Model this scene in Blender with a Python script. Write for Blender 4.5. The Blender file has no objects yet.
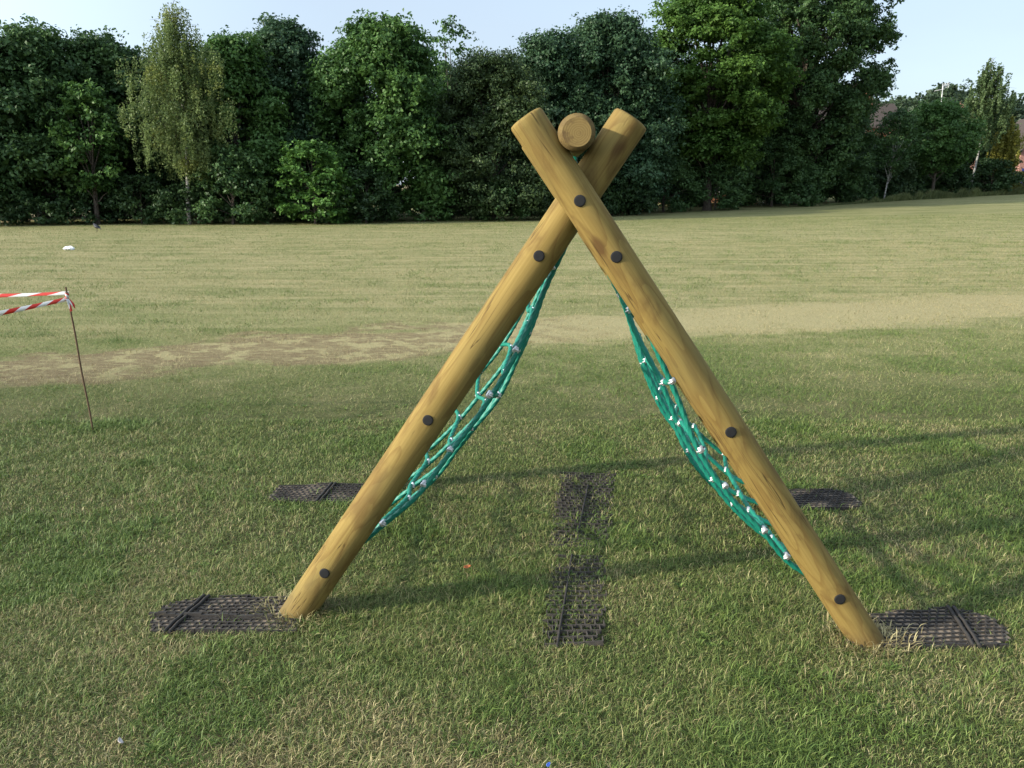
import bpy, math, random
import numpy as np
from mathutils import Vector, Matrix, Quaternion

random.seed(7)
rng = np.random.default_rng(11)
R = math.radians
sc = bpy.context.scene
COL = sc.collection

# ------------------------------------------------------------------ camera
H = 1.55
F = 850.0
PITCH = math.atan(196 / 850)
cp, sp = math.cos(PITCH), math.sin(PITCH)
cam_d = bpy.data.cameras.new('camera')
cam = bpy.data.objects.new('camera', cam_d)
COL.objects.link(cam)
cam.location = (0, 0, H)
cam.rotation_euler = (math.pi / 2 - PITCH, 0, 0)
cam_d.sensor_width = 36
cam_d.lens = F / 1024 * 36
cam_d.clip_start = 0.05
cam_d.clip_end = 3000
sc.camera = cam


def ray(px, py):
    a, b = (px - 512) / F, -(py - 384) / F
    return Vector((a, cp + b * sp, -sp + b * cp))


def at(px, py, Y):
    """point seen at a pixel, Y metres ahead"""
    d = ray(px, py)
    return Vector((0, 0, H)) + d * (Y / d.y)


def gp(px, py, z=0.0):
    d = ray(px, py)
    return Vector((0, 0, H)) + d * ((z - H) / d.z)


def proj(p):
    v = Vector(p) - Vector((0, 0, H))
    dep = v.y * cp - v.z * sp
    up = v.y * sp + v.z * cp
    return 512 + F * v.x / dep, 384 - F * up / dep


def terr(x, y):
    p = np.asarray(x) * .7 + (np.asarray(y) - 45) * .5
    lin = .0275 * 3.0 * np.logaddexp(0, (p - 6) / 3.0)
    return 4 * np.tanh(lin / 4)


# ------------------------------------------------------------------ object helpers
def tag(o, label=None, cat=None, group=None, kind=None):
    if label: o['label'] = label
    if cat: o['category'] = cat
    if group: o['group'] = group
    if kind: o['kind'] = kind
    return o


WORLD = {}


def link(o, parent=None, M=None):
    COL.objects.link(o)
    M = M or Matrix.Identity(4)
    WORLD[o.name] = M
    if parent is not None:
        o.parent = parent
        o.matrix_parent_inverse = WORLD[parent.name].inverted()
    o.matrix_basis = M
    return o


def empty(name, loc):
    o = bpy.data.objects.new(name, None)
    o.empty_display_size = .2
    return link(o, None, Matrix.Translation(Vector(loc)))


def fast_mesh(name, V, sizes, idx, mats, smooth=False, face_attr=None, mat_idx=None):
    me = bpy.data.meshes.new(name)
    V = np.asarray(V, dtype=np.float32).reshape(-1, 3)
    idx = np.asarray(idx, dtype=np.int32).ravel()
    sizes = np.asarray(sizes, dtype=np.int32)
    me.vertices.add(len(V)); me.vertices.foreach_set('co', V.ravel())
    me.loops.add(len(idx)); me.loops.foreach_set('vertex_index', idx)
    me.polygons.add(len(sizes))
    st = np.concatenate([[0], np.cumsum(sizes)[:-1]]).astype(np.int32)
    me.polygons.foreach_set('loop_start', st)
    me.polygons.foreach_set('loop_total', sizes)
    if smooth: me.polygons.foreach_set('use_smooth', np.ones(len(sizes), dtype=bool))
    if mat_idx is not None: me.polygons.foreach_set('material_index', np.asarray(mat_idx, dtype=np.int32))
    for k, a in (face_attr or {}).items():
        at_ = me.attributes.new(k, 'FLOAT', 'FACE')
        at_.data.foreach_set('value', np.asarray(a, dtype=np.float32))
    for m in (mats if isinstance(mats, (list, tuple)) else [mats]): me.materials.append(m)
    me.update(calc_edges=True)
    me.validate()
    return me


class MB:
    def __init__(s): s.v = []; s.f = []; s.m = []; s.sm = []

    def add(s, vs, fs, mi=0, smooth=False):
        n = len(s.v); s.v += [tuple(v) for v in vs]
        s.f += [tuple(i + n for i in f) for f in fs]
        s.m += [mi] * len(fs); s.sm += [smooth] * len(fs)

    def box(s, a, b, mi=0, M=None):
        (x0, y0, z0), (x1, y1, z1) = a, b
        vs = [Vector(p) for p in ((x0, y0, z0), (x1, y0, z0), (x1, y1, z0), (x0, y1, z0), (x0, y0, z1), (x1, y0, z1), (x1, y1, z1), (x0, y1, z1))]
        if M is not None: vs = [M @ v for v in vs]
        s.add(vs, [(0, 3, 2, 1), (4, 5, 6, 7), (0, 1, 5, 4), (1, 2, 6, 5), (2, 3, 7, 6), (3, 0, 4, 7)], mi)

    def bar(s, p, q, w, h, mi=0):
        """box bar lying from p to q, width w, height h (up)"""
        p, q = Vector(p), Vector(q)
        d = (q - p).normalized(); n = d.cross(Vector((0, 0, 1)))
        if n.length < 1e-4: n = Vector((1, 0, 0))
        n = n.normalized() * w / 2; u = n.cross(d).normalized() * h
        if u.z < 0: u = -u
        s.add([p - n, q - n, q + n, p + n, p - n + u, q - n + u, q + n + u, p + n + u],
              [(0, 3, 2, 1), (4, 5, 6, 7), (0, 1, 5, 4), (1, 2, 6, 5), (2, 3, 7, 6), (3, 0, 4, 7)], mi)

    def tube(s, pts, rad, n=8, mi=0, cap=True):
        pts = [Vector(p) for p in pts]
        rad = rad if isinstance(rad, (list, tuple)) else [rad] * len(pts)
        vs = []; up = None
        for i, p in enumerate(pts):
            t = (pts[min(i + 1, len(pts) - 1)] - pts[max(i - 1, 0)]).normalized()
            if up is None:
                up = t.cross(Vector((0.31, .95, .1)))
                if up.length < .1: up = t.cross(Vector((1, 0, 0)))
            up = (up - t * up.dot(t)).normalized(); sd = t.cross(up)
            for k in range(n):
                a = 2 * math.pi * k / n
                vs.append(p + (up * math.cos(a) + sd * math.sin(a)) * rad[i])
        fs = []
        for i in range(len(pts) - 1):
            for k in range(n):
                fs.append((i * n + k, i * n + (k + 1) % n, (i + 1) * n + (k + 1) % n, (i + 1) * n + k))
        s.add(vs, fs, mi, True)
        if cap:
            s.add([vs[k] for k in range(n)], [tuple(range(n))[::-1]], mi)
            s.add([vs[-n + k] for k in range(n)], [tuple(range(n))], mi)

    def mesh(s, name, mats):
        me = bpy.data.meshes.new(name); me.from_pydata(s.v, [], s.f)
        for m in (mats if isinstance(mats, (list, tuple)) else [mats]): me.materials.append(m)
        me.polygons.foreach_set('material_index', s.m)
        me.polygons.foreach_set('use_smooth', s.sm)
        me.update()
        return me

    def build(s, name, mats, parent=None, M=None, local=False):
        """vertices are world positions unless local"""
        if not local and M is not None:
            Mi = M.inverted(); s.v = [tuple(Mi @ Vector(v)) for v in s.v]
        return link(bpy.data.objects.new(name, s.mesh(name, mats)), parent, M)


# ------------------------------------------------------------------ materials
class NT:
    def __init__(s, name, tree=None):
        if tree is None:
            s.mat = bpy.data.materials.new(name); s.mat.use_nodes = True; s.t = s.mat.node_tree
            s.t.nodes.clear()
        else: s.t = tree

    def n(s, typ, **kw):
        nd = s.t.nodes.new(typ)
        for k, v in kw.items():
            if k.startswith('_'): setattr(nd, k[1:], v)
        return nd

    def put(s, sock, v):
        if hasattr(v, 'is_output') or isinstance(v, bpy.types.NodeSocket): s.t.links.new(v, sock)
        else: sock.default_value = v

    def math(s, op, a, b=0.0, c=None, clamp=False):
        nd = s.n('ShaderNodeMath', _operation=op, _use_clamp=clamp)
        s.put(nd.inputs[0], a); s.put(nd.inputs[1], b)
        if c is not None: s.put(nd.inputs[2], c)
        return nd.outputs[0]

    def ss(s, v, a, b):
        nd = s.n('ShaderNodeMapRange', _interpolation_type='SMOOTHSTEP')
        s.put(nd.inputs[0], v); s.put(nd.inputs[1], a); s.put(nd.inputs[2], b); s.put(nd.inputs[3], 0.0); s.put(nd.inputs[4], 1.0)
        return nd.outputs[0]

    def noise(s, vec, scale, detail=3, rough=.55, dist=0.0):
        nd = s.n('ShaderNodeTexNoise'); s.put(nd.inputs['Vector'], vec)
        nd.inputs['Scale'].default_value = scale; nd.inputs['Detail'].default_value = detail
        nd.inputs['Roughness'].default_value = rough; nd.inputs['Distortion'].default_value = dist
        return nd.outputs[0]

    def mapping(s, vec, scale=(1, 1, 1), loc=(0, 0, 0), rot=(0, 0, 0)):
        nd = s.n('ShaderNodeMapping'); s.put(nd.inputs[0], vec)
        nd.inputs['Location'].default_value = loc; nd.inputs['Rotation'].default_value = rot; nd.inputs['Scale'].default_value = scale
        return nd.outputs[0]

    def mix(s, f, a, b, blend='MIX'):
        nd = s.n('ShaderNodeMix', _data_type='RGBA', _blend_type=blend)
        s.put(nd.inputs[0], f)
        s.put(nd.inputs[6], a if not isinstance(a, tuple) else (*a[:3], 1)); s.put(nd.inputs[7], b if not isinstance(b, tuple) else (*b[:3], 1))
        return nd.outputs[2]

    def ramp(s, v, stops):
        nd = s.n('ShaderNodeValToRGB'); s.put(nd.inputs[0], v)
        e = nd.color_ramp.elements
        while len(e) < len(stops): e.new(.5)
        for i, (p, c) in enumerate(stops): e[i].position = p; e[i].color = (*c, 1)
        return nd.outputs[0]

    def attr(s, name):
        nd = s.n('ShaderNodeAttribute', _attribute_name=name); return nd.outputs['Fac']

    def pos(s): return s.n('ShaderNodeNewGeometry').outputs['Position']

    def obj(s): return s.n('ShaderNodeTexCoord').outputs['Object']

    def bump(s, h, strength=.3, dist=.01):
        nd = s.n('ShaderNodeBump'); s.put(nd.inputs['Height'], h)
        nd.inputs['Strength'].default_value = strength; nd.inputs['Distance'].default_value = dist
        return nd.outputs[0]

    def bsdf(s, col, rough=.7, metal=0.0, normal=None, spec=.3):
        nd = s.n('ShaderNodeBsdfPrincipled')
        s.put(nd.inputs['Base Color'], col if not isinstance(col, tuple) else (*col[:3], 1))
        s.put(nd.inputs['Roughness'], rough); s.put(nd.inputs['Metallic'], metal)
        nd.inputs['Specular IOR Level'].default_value = spec
        if normal is not None: s.put(nd.inputs['Normal'], normal)
        return nd.outputs[0]

    def out(s, sh):
        o = s.n('ShaderNodeOutputMaterial'); s.t.links.new(sh, o.inputs['Surface']); return s.mat


def simple(name, col, rough=.7, metal=0.0, var=.25, scale=30, spec=.3):
    t = NT(name)
    n = t.noise(t.obj(), scale, 4)
    c = t.mix(n, tuple(x * (1 - var) for x in col), tuple(min(1, x * (1 + var)) for x in col))
    return t.out(t.bsdf(c, rough, metal, t.bump(n, .15, .003), spec))


# turf state as a function of the place: how dry, how bare
def turf_group():
    g = bpy.data.node_groups.new('turf_state', 'ShaderNodeTree')
    g.interface.new_socket('dry', in_out='OUTPUT', socket_type='NodeSocketFloat')
    g.interface.new_socket('soil', in_out='OUTPUT', socket_type='NodeSocketFloat')
    t = NT('', g)
    p = t.pos()
    sx = t.n('ShaderNodeSeparateXYZ'); t.t.links.new(p, sx.inputs[0])
    x, y = sx.outputs[0], sx.outputs[1]
    n1 = t.noise(p, .9, 4, .6)
    n2 = t.noise(t.mapping(p, loc=(13, 5, 0)), 3.6, 4, .6)
    nb = t.noise(t.mapping(p, scale=(.6, 1, 1), loc=(3, 31, 0)), 1.1, 4, .65)
    n3 = t.noise(t.mapping(p, scale=(.33, 2.1, 1), loc=(0, 7, 0)), 1.0, 6, .70)      # mowing streaks
    # worn strip across the field
    yc = t.math('ADD', t.math('MULTIPLY_ADD', x, .40, 9.25), t.math('MULTIPLY', t.math('MULTIPLY', x, x), -.010))
    off = t.math('ABSOLUTE', t.math('ADD', t.math('SUBTRACT', y, yc), t.math('MULTIPLY', t.math('SUBTRACT', nb, .5), 2.6)))
    hw = t.math('MULTIPLY_ADD', x, .05, 1.15)
    rel = t.math('DIVIDE', off, hw)
    band = t.math('SUBTRACT', 1.0, t.ss(rel, .55, 1.25))
    left = t.math('SUBTRACT', 1.0, t.ss(x, -3.2, 2.0))
    soil = t.math('MULTIPLY', t.math('MULTIPLY', band, t.ss(n2, .36, .62)), t.math('MULTIPLY_ADD', left, .85, .12))
    far = t.ss(y, 5.0, 14.0)
    edge = t.ss(y, 26.0, 44.0)
    base = t.math('ADD', t.math('MULTIPLY', t.ss(n1, .42, .68), .50), t.math('MULTIPLY', t.ss(n2, .45, .75), .35))
    base = t.math('ADD', base, .10)
    fd = t.math('MULTIPLY_ADD', t.ss(n3, .34, .66), .50, .40)
    fd = t.math('SUBTRACT', fd, t.math('MULTIPLY', edge, .22))
    base = t.math('MULTIPLY', base, .64)
    dry = t.math('ADD', t.math('MULTIPLY', base, t.math('SUBTRACT', 1.0, far)), t.math('MULTIPLY', fd, far))
    # parched foreground, lower left
    d2 = t.n('ShaderNodeVectorMath', _operation='DISTANCE'); t.t.links.new(t.mapping(p, scale=(.8, 1.6, 0)), d2.inputs[0]); d2.inputs[1].default_value = (-.55, 1.95 * 1.6, 0)
    near = t.math('SUBTRACT', 1.0, t.ss(d2.outputs[1], .15, 1.0))
    dry = t.math('ADD', dry, t.math('MULTIPLY', near, .45))
    dry = t.math('MAXIMUM', dry, t.math('MULTIPLY', band, .92), clamp=True)
    o = t.n('NodeGroupOutput')
    t.t.links.new(dry, o.inputs[0]); t.t.links.new(soil, o.inputs[1])
    return g


TURF = turf_group()


def turf_mat():
    t = NT('turf')
    g = t.n('ShaderNodeGroup', _node_tree=TURF)
    p = t.pos()
    fine = t.noise(p, 160, 3, .7)
    mid = t.noise(p, 28, 4, .65)
    green = t.mix(t.ss(mid, .3, .7), (0.062, 0.085, 0.022), (0.131, 0.160, 0.044))
    straw = t.mix(t.ss(fine, .3, .7), (.222, .190, .090), (.435, .374, .195))
    k = t.math('ADD', g.outputs[0], t.math('MULTIPLY', t.math('SUBTRACT', mid, .5), .9), clamp=True)
    c = t.mix(k, green, straw)
    strk = t.noise(t.mapping(p, scale=(5.5, 20, 1)), 1.0, 5, .72)
    soil = t.mix(fine, (.105, .075, .040), (.205, .152, .084))
    c = t.mix(t.math('MULTIPLY', t.ss(g.outputs[1], .05, .5), t.ss(strk, .22, .66)), c, soil)
    # thatch and earth under the near blades, coloured darker to deepen the gaps
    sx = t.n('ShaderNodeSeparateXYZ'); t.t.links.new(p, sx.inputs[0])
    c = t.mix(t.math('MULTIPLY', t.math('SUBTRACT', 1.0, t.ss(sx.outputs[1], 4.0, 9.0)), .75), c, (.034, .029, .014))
    h = t.math('ADD', t.math('MULTIPLY', fine, .6), mid)
    return t.out(t.bsdf(c, .95, 0, t.bump(h, .55, .03), .1))


def grass_mat():
    t = NT('grass_blade')
    g = t.n('ShaderNodeGroup', _node_tree=TURF)
    r1, r2, w = t.attr('rnd'), t.attr('rnd2'), t.attr('weed')
    isdry = t.ss(t.math('SUBTRACT', g.outputs[0], r1), -.06, .06)
    isdry = t.math('MULTIPLY', isdry, t.math('SUBTRACT', 1.0, w))
    green = t.ramp(r2, [(0, (.042, .074, .014)), (.35, (.098, .148, .032)), (.7, (.162, .204, .052)), (1, (.275, .282, .095))])
    lush = t.ramp(r2, [(0, (.048, .090, .016)), (1, (.155, .212, .046))])
    green = t.mix(w, green, lush)
    straw = t.ramp(r2, [(0, (.145, .112, .046)), (.45, (.300, .248, .112)), (1, (.50, .43, .22))])
    c = t.mix(isdry, green, straw)
    soil = t.mix(r2, (.175, .126, .066), (.43, .34, .180))
    c = t.mix(t.math('MULTIPLY', g.outputs[1], .85), c, soil)
    b = t.bsdf(c, .55, 0, None, .25)
    tr = t.n('ShaderNodeBsdfTranslucent'); t.t.links.new(c, tr.inputs[0])
    m = t.n('ShaderNodeMixShader'); m.inputs[0].default_value = .18
    t.t.links.new(b, m.inputs[1]); t.t.links.new(tr.outputs[0], m.inputs[2])
    return t.out(m.outputs[0])


def leaf_mat(name, dark, light, rough=.5, trans=.3, odd=None, odd_amt=0.0):
    t = NT(name)
    r = t.attr('rnd')
    big = t.noise(t.pos(), .55, 3, .6)
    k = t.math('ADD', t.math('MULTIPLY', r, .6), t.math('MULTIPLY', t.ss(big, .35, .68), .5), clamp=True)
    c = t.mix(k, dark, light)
    if odd:
        o = t.math('MULTIPLY', t.ss(t.noise(t.mapping(t.pos(), loc=(4, 9, 2)), .8, 2), .58, .66), odd_amt)
        c = t.mix(o, c, odd)
    b = t.bsdf(c, rough, 0, None, .25)
    tr = t.n('ShaderNodeBsdfTranslucent'); t.t.links.new(c, tr.inputs[0])
    m = t.n('ShaderNodeMixShader'); m.inputs[0].default_value = trans
    t.t.links.new(b, m.inputs[1]); t.t.links.new(tr.outputs[0], m.inputs[2])
    return t.out(m.outputs[0])


def bark_mat(name, a, b, sc_=6):
    t = NT(name)
    n = t.noise(t.mapping(t.pos(), scale=(4, 4, .8)), sc_, 4, .65)
    c = t.mix(t.ss(n, .3, .7), a, b)
    return t.out(t.bsdf(c, .9, 0, t.bump(n, .6, .03), .1))


def birch_bark():
    t = NT('birch_bark')
    n = t.noise(t.mapping(t.pos(), scale=(1, 1, 5)), 3, 4, .7)
    c = t.mix(t.ss(n, .5, .62), (.30, .285, .255), (.045, .04, .035))
    return t.out(t.bsdf(c, .8, 0, None, .2))


def wood_mat(name='peeled_pine', end=False):
    t = NT(name)
    o = t.obj()
    info = t.n('ShaderNodeObjectInfo').outputs['Random']
    sh = t.n('ShaderNodeVectorMath', _operation='ADD'); t.t.links.new(o, sh.inputs[0])
    cmb = t.n('ShaderNodeCombineXYZ'); t.put(cmb.inputs[2], t.math('MULTIPLY', info, 17.0)); t.put(cmb.inputs[0], 0.0)
    t.t.links.new(cmb.outputs[0], sh.inputs[1])
    v = sh.outputs[0]
    if end:
        d = t.n('ShaderNodeVectorMath', _operation='LENGTH')
        t.t.links.new(t.mapping(o, scale=(1, 1, 0), loc=(.006, .004, 0)), d.inputs[0])
        wob = t.math('MULTIPLY_ADD', t.noise(v, 25, 3), .012, d.outputs[1])
        ring = t.math('SINE', t.math('MULTIPLY', wob, 900.0))
        k = t.ss(ring, -.8, .9)
        c = t.mix(k, (.165, .110, .036), (.198, .138, .048))
        blot = t.noise(v, 30, 3)
        c = t.mix(t.ss(blot, .45, .7), c, (.10, .062, .024))
        return t.out(t.bsdf(c, .75, 0, t.bump(ring, .1, .001), .2))
    # growth figure: distorted distance field cut by the peeled surface
    # growth figure: thin brown contour lines where the peeled surface cuts the rings
    warp = t.noise(t.mapping(v, scale=(8, 8, 1.5)), 1.0, 2.5, .5)
    ph = t.math('FRACT', t.math('MULTIPLY', warp, 9.0))
    fig = t.math('MULTIPLY', t.ss(ph, .55, .97), t.math('SUBTRACT', 1.0, t.ss(ph, .975, 1.0)))
    grain = t.noise(t.mapping(v, scale=(150, 150, 3.0)), 1.0, 4, .6)
    blot = t.noise(t.mapping(v, scale=(11, 11, 4.0), loc=(2, 1, 5)), 1.0, 4, .6, .8)
    c = t.mix(t.ss(grain, .2, .8), (.180, .122, .033), (.240, .169, .052))
    c = t.mix(t.math('MULTIPLY', fig, .42), c, (.105, .055, .015))
    c = t.mix(t.math('MULTIPLY', t.ss(blot, .48, .70), .62), c, (.098, .056, .018))
    gr = t.noise(t.mapping(v, scale=(5, 5, 1.6), loc=(7, 3, 1)), 1.0, 3, .5)
    c = t.mix(t.math('MULTIPLY', t.ss(gr, .5, .75), .6), c, (.150, .125, .046))          # greenish preservative tint
    kn = t.n('ShaderNodeTexVoronoi'); t.put(kn.inputs['Vector'], t.mapping(v, scale=(6, 6, 3.0))); kn.inputs['Scale'].default_value = 1.0
    c = t.mix(t.math('MULTIPLY', t.math('SUBTRACT', 1.0, t.ss(kn.outputs['Distance'], .06, .15)), .7), c, (.075, .038, .014))
    # drying cracks and earth splashed up from the ground
    cr = t.noise(t.mapping(v, scale=(34, 34, 1.1), loc=(9, 2, 4)), 1.0, 2, .5)
    crk = t.math('SUBTRACT', 1.0, t.ss(t.math('ABSOLUTE', t.math('SUBTRACT', cr, .5)), .002, .010))
    crk = t.math('MULTIPLY', crk, t.ss(t.noise(t.mapping(v, scale=(9, 9, 2.5), loc=(1, 8, 3)), 1.0, 2), .52, .60))
    c = t.mix(t.math('MULTIPLY', crk, .75), c, (.045, .026, .010))
    oz = t.n('ShaderNodeSeparateXYZ'); t.t.links.new(o, oz.inputs[0])
    dirt = t.math('SUBTRACT', 1.0, t.ss(t.math('ADD', oz.outputs[2], t.math('MULTIPLY', blot, .28)), .22, .42))
    c = t.mix(t.math('MULTIPLY', dirt, .55), c, (.085, .058, .030))
    h = t.math('ADD', t.math('MULTIPLY', grain, .7), t.math('SUBTRACT', t.math('MULTIPLY', blot, .5), t.math('MULTIPLY', crk, 1.5)))
    return t.out(t.bsdf(c, .78, 0, t.bump(h, .35, .003), .14))


M_TURF, M_GRASS = turf_mat(), grass_mat()
M_WOOD, M_END = wood_mat(), wood_mat('pine_end_grain', True)
M_CAP = simple('black_plastic', (.0065, .0065, .007), .8, 0, .3, 90, .4)
M_RUBBER = simple('black_rubber', (.036, .032, .028), .8, 0, .6, 60, .2)
M_DUSTY = simple('dusty_rubber', (.060, .053, .046), .85, 0, .5, 60, .15)
M_MUD = simple('dry_mud', (.185, .146, .108), .95, 0, .6, 45, .1)
M_ALU = simple('aluminium', (.60, .60, .60), .4, .5, .12, 40, .5)
M_ROPE = None


def rope_mat():
    t = NT('green_rope')
    n = t.noise(t.pos(), 260, 3)
    c = t.mix(n, (.004, .118, .080), (.009, .205, .138))
    return t.out(t.bsdf(c, .5, 0, None, .4))


M_ROPE = rope_mat()

# ------------------------------------------------------------------ world, sun
SUN_EL = R(21)
SUN_AZ = R(250)                      # clockwise from +Y
sun_dir = Vector((math.sin(SUN_AZ) * math.cos(SUN_EL), math.cos(SUN_AZ) * math.cos(SUN_EL), math.sin(SUN_EL)))
w = bpy.data.worlds.new('World'); sc.world = w; w.use_nodes = True
nt = w.node_tree; nt.nodes.clear()
sky = nt.nodes.new('ShaderNodeTexSky'); sky.sky_type = 'NISHITA'; sky.sun_disc = False
sky.sun_elevation = SUN_EL; sky.sun_rotation = SUN_AZ
sky.air_density = 1.0; sky.dust_density = 2.0; sky.ozone_density = 1.6; sky.altitude = 50
bg = nt.nodes.new('ShaderNodeBackground'); bg.inputs[1].default_value = .15
wo = nt.nodes.new('ShaderNodeOutputWorld')
# a thin summer veil of cloud over the blue
tc = nt.nodes.new('ShaderNodeTexCoord'); mp = nt.nodes.new('ShaderNodeMapping'); mp.inputs['Scale'].default_value = (1.2, 1.2, 4.0)
nz = nt.nodes.new('ShaderNodeTexNoise'); nz.inputs['Scale'].default_value = 1.3; nz.inputs['Detail'].default_value = 5
mr = nt.nodes.new('ShaderNodeMapRange'); mr.inputs[1].default_value = .3; mr.inputs[2].default_value = .7; mr.inputs[3].default_value = .58; mr.inputs[4].default_value = .80
mx = nt.nodes.new('ShaderNodeMix'); mx.data_type = 'RGBA'; # the veil glows towards the sun
vd = nt.nodes.new('ShaderNodeVectorMath'); vd.operation = 'DOT_PRODUCT'; vd.inputs[1].default_value = tuple(sun_dir)
gl = nt.nodes.new('ShaderNodeMapRange'); gl.interpolation_type = 'SMOOTHSTEP'; gl.inputs[1].default_value = -.1; gl.inputs[2].default_value = 1.0; gl.inputs[3].default_value = 1.0; gl.inputs[4].default_value = 3.4
vs_ = nt.nodes.new('ShaderNodeVectorMath'); vs_.operation = 'SCALE'; vs_.inputs[0].default_value = (1.76, 2.08, 2.48)
nt.links.new(tc.outputs['Generated'], vd.inputs[0]); nt.links.new(vd.outputs['Value'], gl.inputs[0]); nt.links.new(gl.outputs[0], vs_.inputs['Scale']); nt.links.new(vs_.outputs[0], mx.inputs[7])
nt.links.new(tc.outputs['Generated'], mp.inputs[0]); nt.links.new(mp.outputs[0], nz.inputs['Vector']); nt.links.new(nz.outputs[0], mr.inputs[0])
nt.links.new(mr.outputs[0], mx.inputs[0]); nt.links.new(sky.outputs[0], mx.inputs[6]); nt.links.new(mx.outputs[2], bg.inputs[0]); nt.links.new(bg.outputs[0], wo.inputs[0])
sl = bpy.data.lights.new('sun', 'SUN'); sl.energy = 3.1; sl.angle = R(1.5); sl.color = (1, .93, .80)
so = bpy.data.objects.new('sun', sl); COL.objects.link(so)
so.rotation_euler = (-sun_dir).to_track_quat('-Z', 'Y').to_euler()
so.location = sun_dir * 60
sc.view_settings.view_transform = 'Standard'
sc.view_settings.look = 'None'
sc.view_settings.exposure = 1.26
sc.view_settings.gamma = 1
sc.view_settings.use_curve_mapping = False
sc.cycles.max_bounces = 6
sc.cycles.diffuse_bounces = 3
sc.cycles.transparent_max_bounces = 8

# ------------------------------------------------------------------ ground sheet
xs = np.unique(np.concatenate([np.arange(-30, 30, 1.5), np.arange(-120, 180, 6.0), np.array([-1200, -700, -400, -250, 260, 400, 700, 1200])]))
ys = np.unique(np.concatenate([np.arange(-10, 60, 1.5), np.arange(-60, 200, 6.0), np.array([-800, -300, 260, 400, 700, 1500])]))
XX, YY = np.meshgrid(xs, ys)
ZZ = terr(XX, YY)
V = np.stack([XX, YY, ZZ], -1).reshape(-1, 3)
nx, ny = len(xs), len(ys)
ii, jj = np.meshgrid(np.arange(nx - 1), np.arange(ny - 1))
b = (jj * nx + ii).ravel()
idx = np.stack([b, b + 1, b + 1 + nx, b + nx], -1)
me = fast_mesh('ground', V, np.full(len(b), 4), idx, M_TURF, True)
tag(link(bpy.data.objects.new('ground', me)), kind='structure')

# ------------------------------------------------------------------ the climbing frame
RP = .058
YAW = R(2.2)
rdir = Vector((math.sin(YAW), math.cos(YAW), 0))          # along the ridge, away from the camera
udir = Vector((math.cos(YAW), -math.sin(YAW), 0))


def on_plane(px, py, off):
    """pixel ray meets the upright plane at distance off along the ridge"""
    d = ray(px, py); o = Vector((0, 0, H))
    return o + d * ((off - o.dot(rdir)) / d.dot(rdir))


fr = gp(862, 641)
OFF_R = fr.dot(rdir)
OFF_L = OFF_R + 2 * RP + .001
LEN = 1.36                                               # front pair to back pair
r_foot, r_top = on_plane(867, 641, OFF_R), on_plane(525, 117, OFF_R)
l_foot, l_top = on_plane(292, 621, OFF_L), on_plane(632, 118, OFF_L)
fc = (r_foot + l_foot) / 2 + rdir * LEN / 2
frame = empty('climbing_frame', (fc.x, fc.y, 0))
tag(frame, 'wooden A-frame rope climbing frame standing on the mown grass', 'climbing frame')


def pole(foot, top, name='pole', sink=.12, rad=RP, both=False, ph=0.0):
    d = (top - foot).normalized()
    a = foot - d * sink
    L = (top - a).length
    q = d.to_track_quat('Z', 'Y')
    M = Matrix.Translation(a) @ q.to_matrix().to_4x4()
    n = 56
    ch = .010
    zs = list(np.linspace(0, L, int(L / .03)))
    if both: prof = [(rad - ch * 1.3, 0.0)] + [(rad, ch)] + [(rad, z) for z in zs[1:-1]]
    else: prof = [(rad, z) for z in zs[:-1]]
    prof = [p for p in prof if p[1] < L - ch * 1.6] + [(rad, L - ch), (rad - ch * .35, L - ch * .3), (rad - ch * 1.3, L)]
    vs = []
    for k, (r_, z) in enumerate(prof):
        for i in range(n):
            t = 2 * math.pi * i / n
            rr = r_ * (1 + .012 * math.sin(2 * t + 1.7 * z + ph) + .010 * math.sin(3 * t - 2.9 * z + 2 * ph) + .006 * math.sin(5 * z + ph * 3 + t))
            vs.append((rr * math.cos(t), rr * math.sin(t), z))
    m = MB(); fs = []
    for k in range(len(prof) - 1):
        for i in range(n):
            fs.append((k * n + i, k * n + (i + 1) % n, (k + 1) * n + (i + 1) % n, (k + 1) * n + i))
    m.add(vs, fs, 0, True)
    m.add(vs[-n:], [tuple(range(n))], 1)
    m.add(vs[:n], [tuple(range(n))[::-1]], 1)
    return m.build(name, [M_WOOD, M_END], frame, M, local=True), a, d


def bolt_cap(pl, a, d, px, py, rad):
    """cap on the camera side of a pole, beside the pixel (px, py)"""
    def spot(q):
        n_ = Vector((0, 0, H)) - (a + d * q); n_ = (n_ - d * n_.dot(d)).normalized()
        n_ = (n_ * .75 - rdir * .25); n_ = (n_ - d * n_.dot(d)).normalized()
        return a + d * q + n_ * (rad - .0025), n_
    best = min((abs(proj(spot(q)[0])[1] - py), q) for q in np.linspace(0, 2.4, 1200))[1]
    c, nrm_ = spot(best)
    m = MB(); n = 28
    prof = [(.0185, 0), (.0185, .0045), (.0178, .0056), (.014, .0060), (.007, .0061)]
    q = nrm_.to_track_quat('Z', 'Y'); Mc = Matrix.Translation(c) @ q.to_matrix().to_4x4()
    vs = [(r_ * math.cos(2 * math.pi * i / n), r_ * math.sin(2 * math.pi * i / n), z) for r_, z in prof for i in range(n)]
    fs = [(k * n + i, k * n + (i + 1) % n, (k + 1) * n + (i + 1) % n, (k + 1) * n + i) for k in range(len(prof) - 1) for i in range(n)]
    m.add(vs, fs, 0, True); m.add(vs[-n:], [tuple(range(n))], 0, True)
    m.build('bolt_cap', M_CAP, pl, Mc, local=True)


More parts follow.
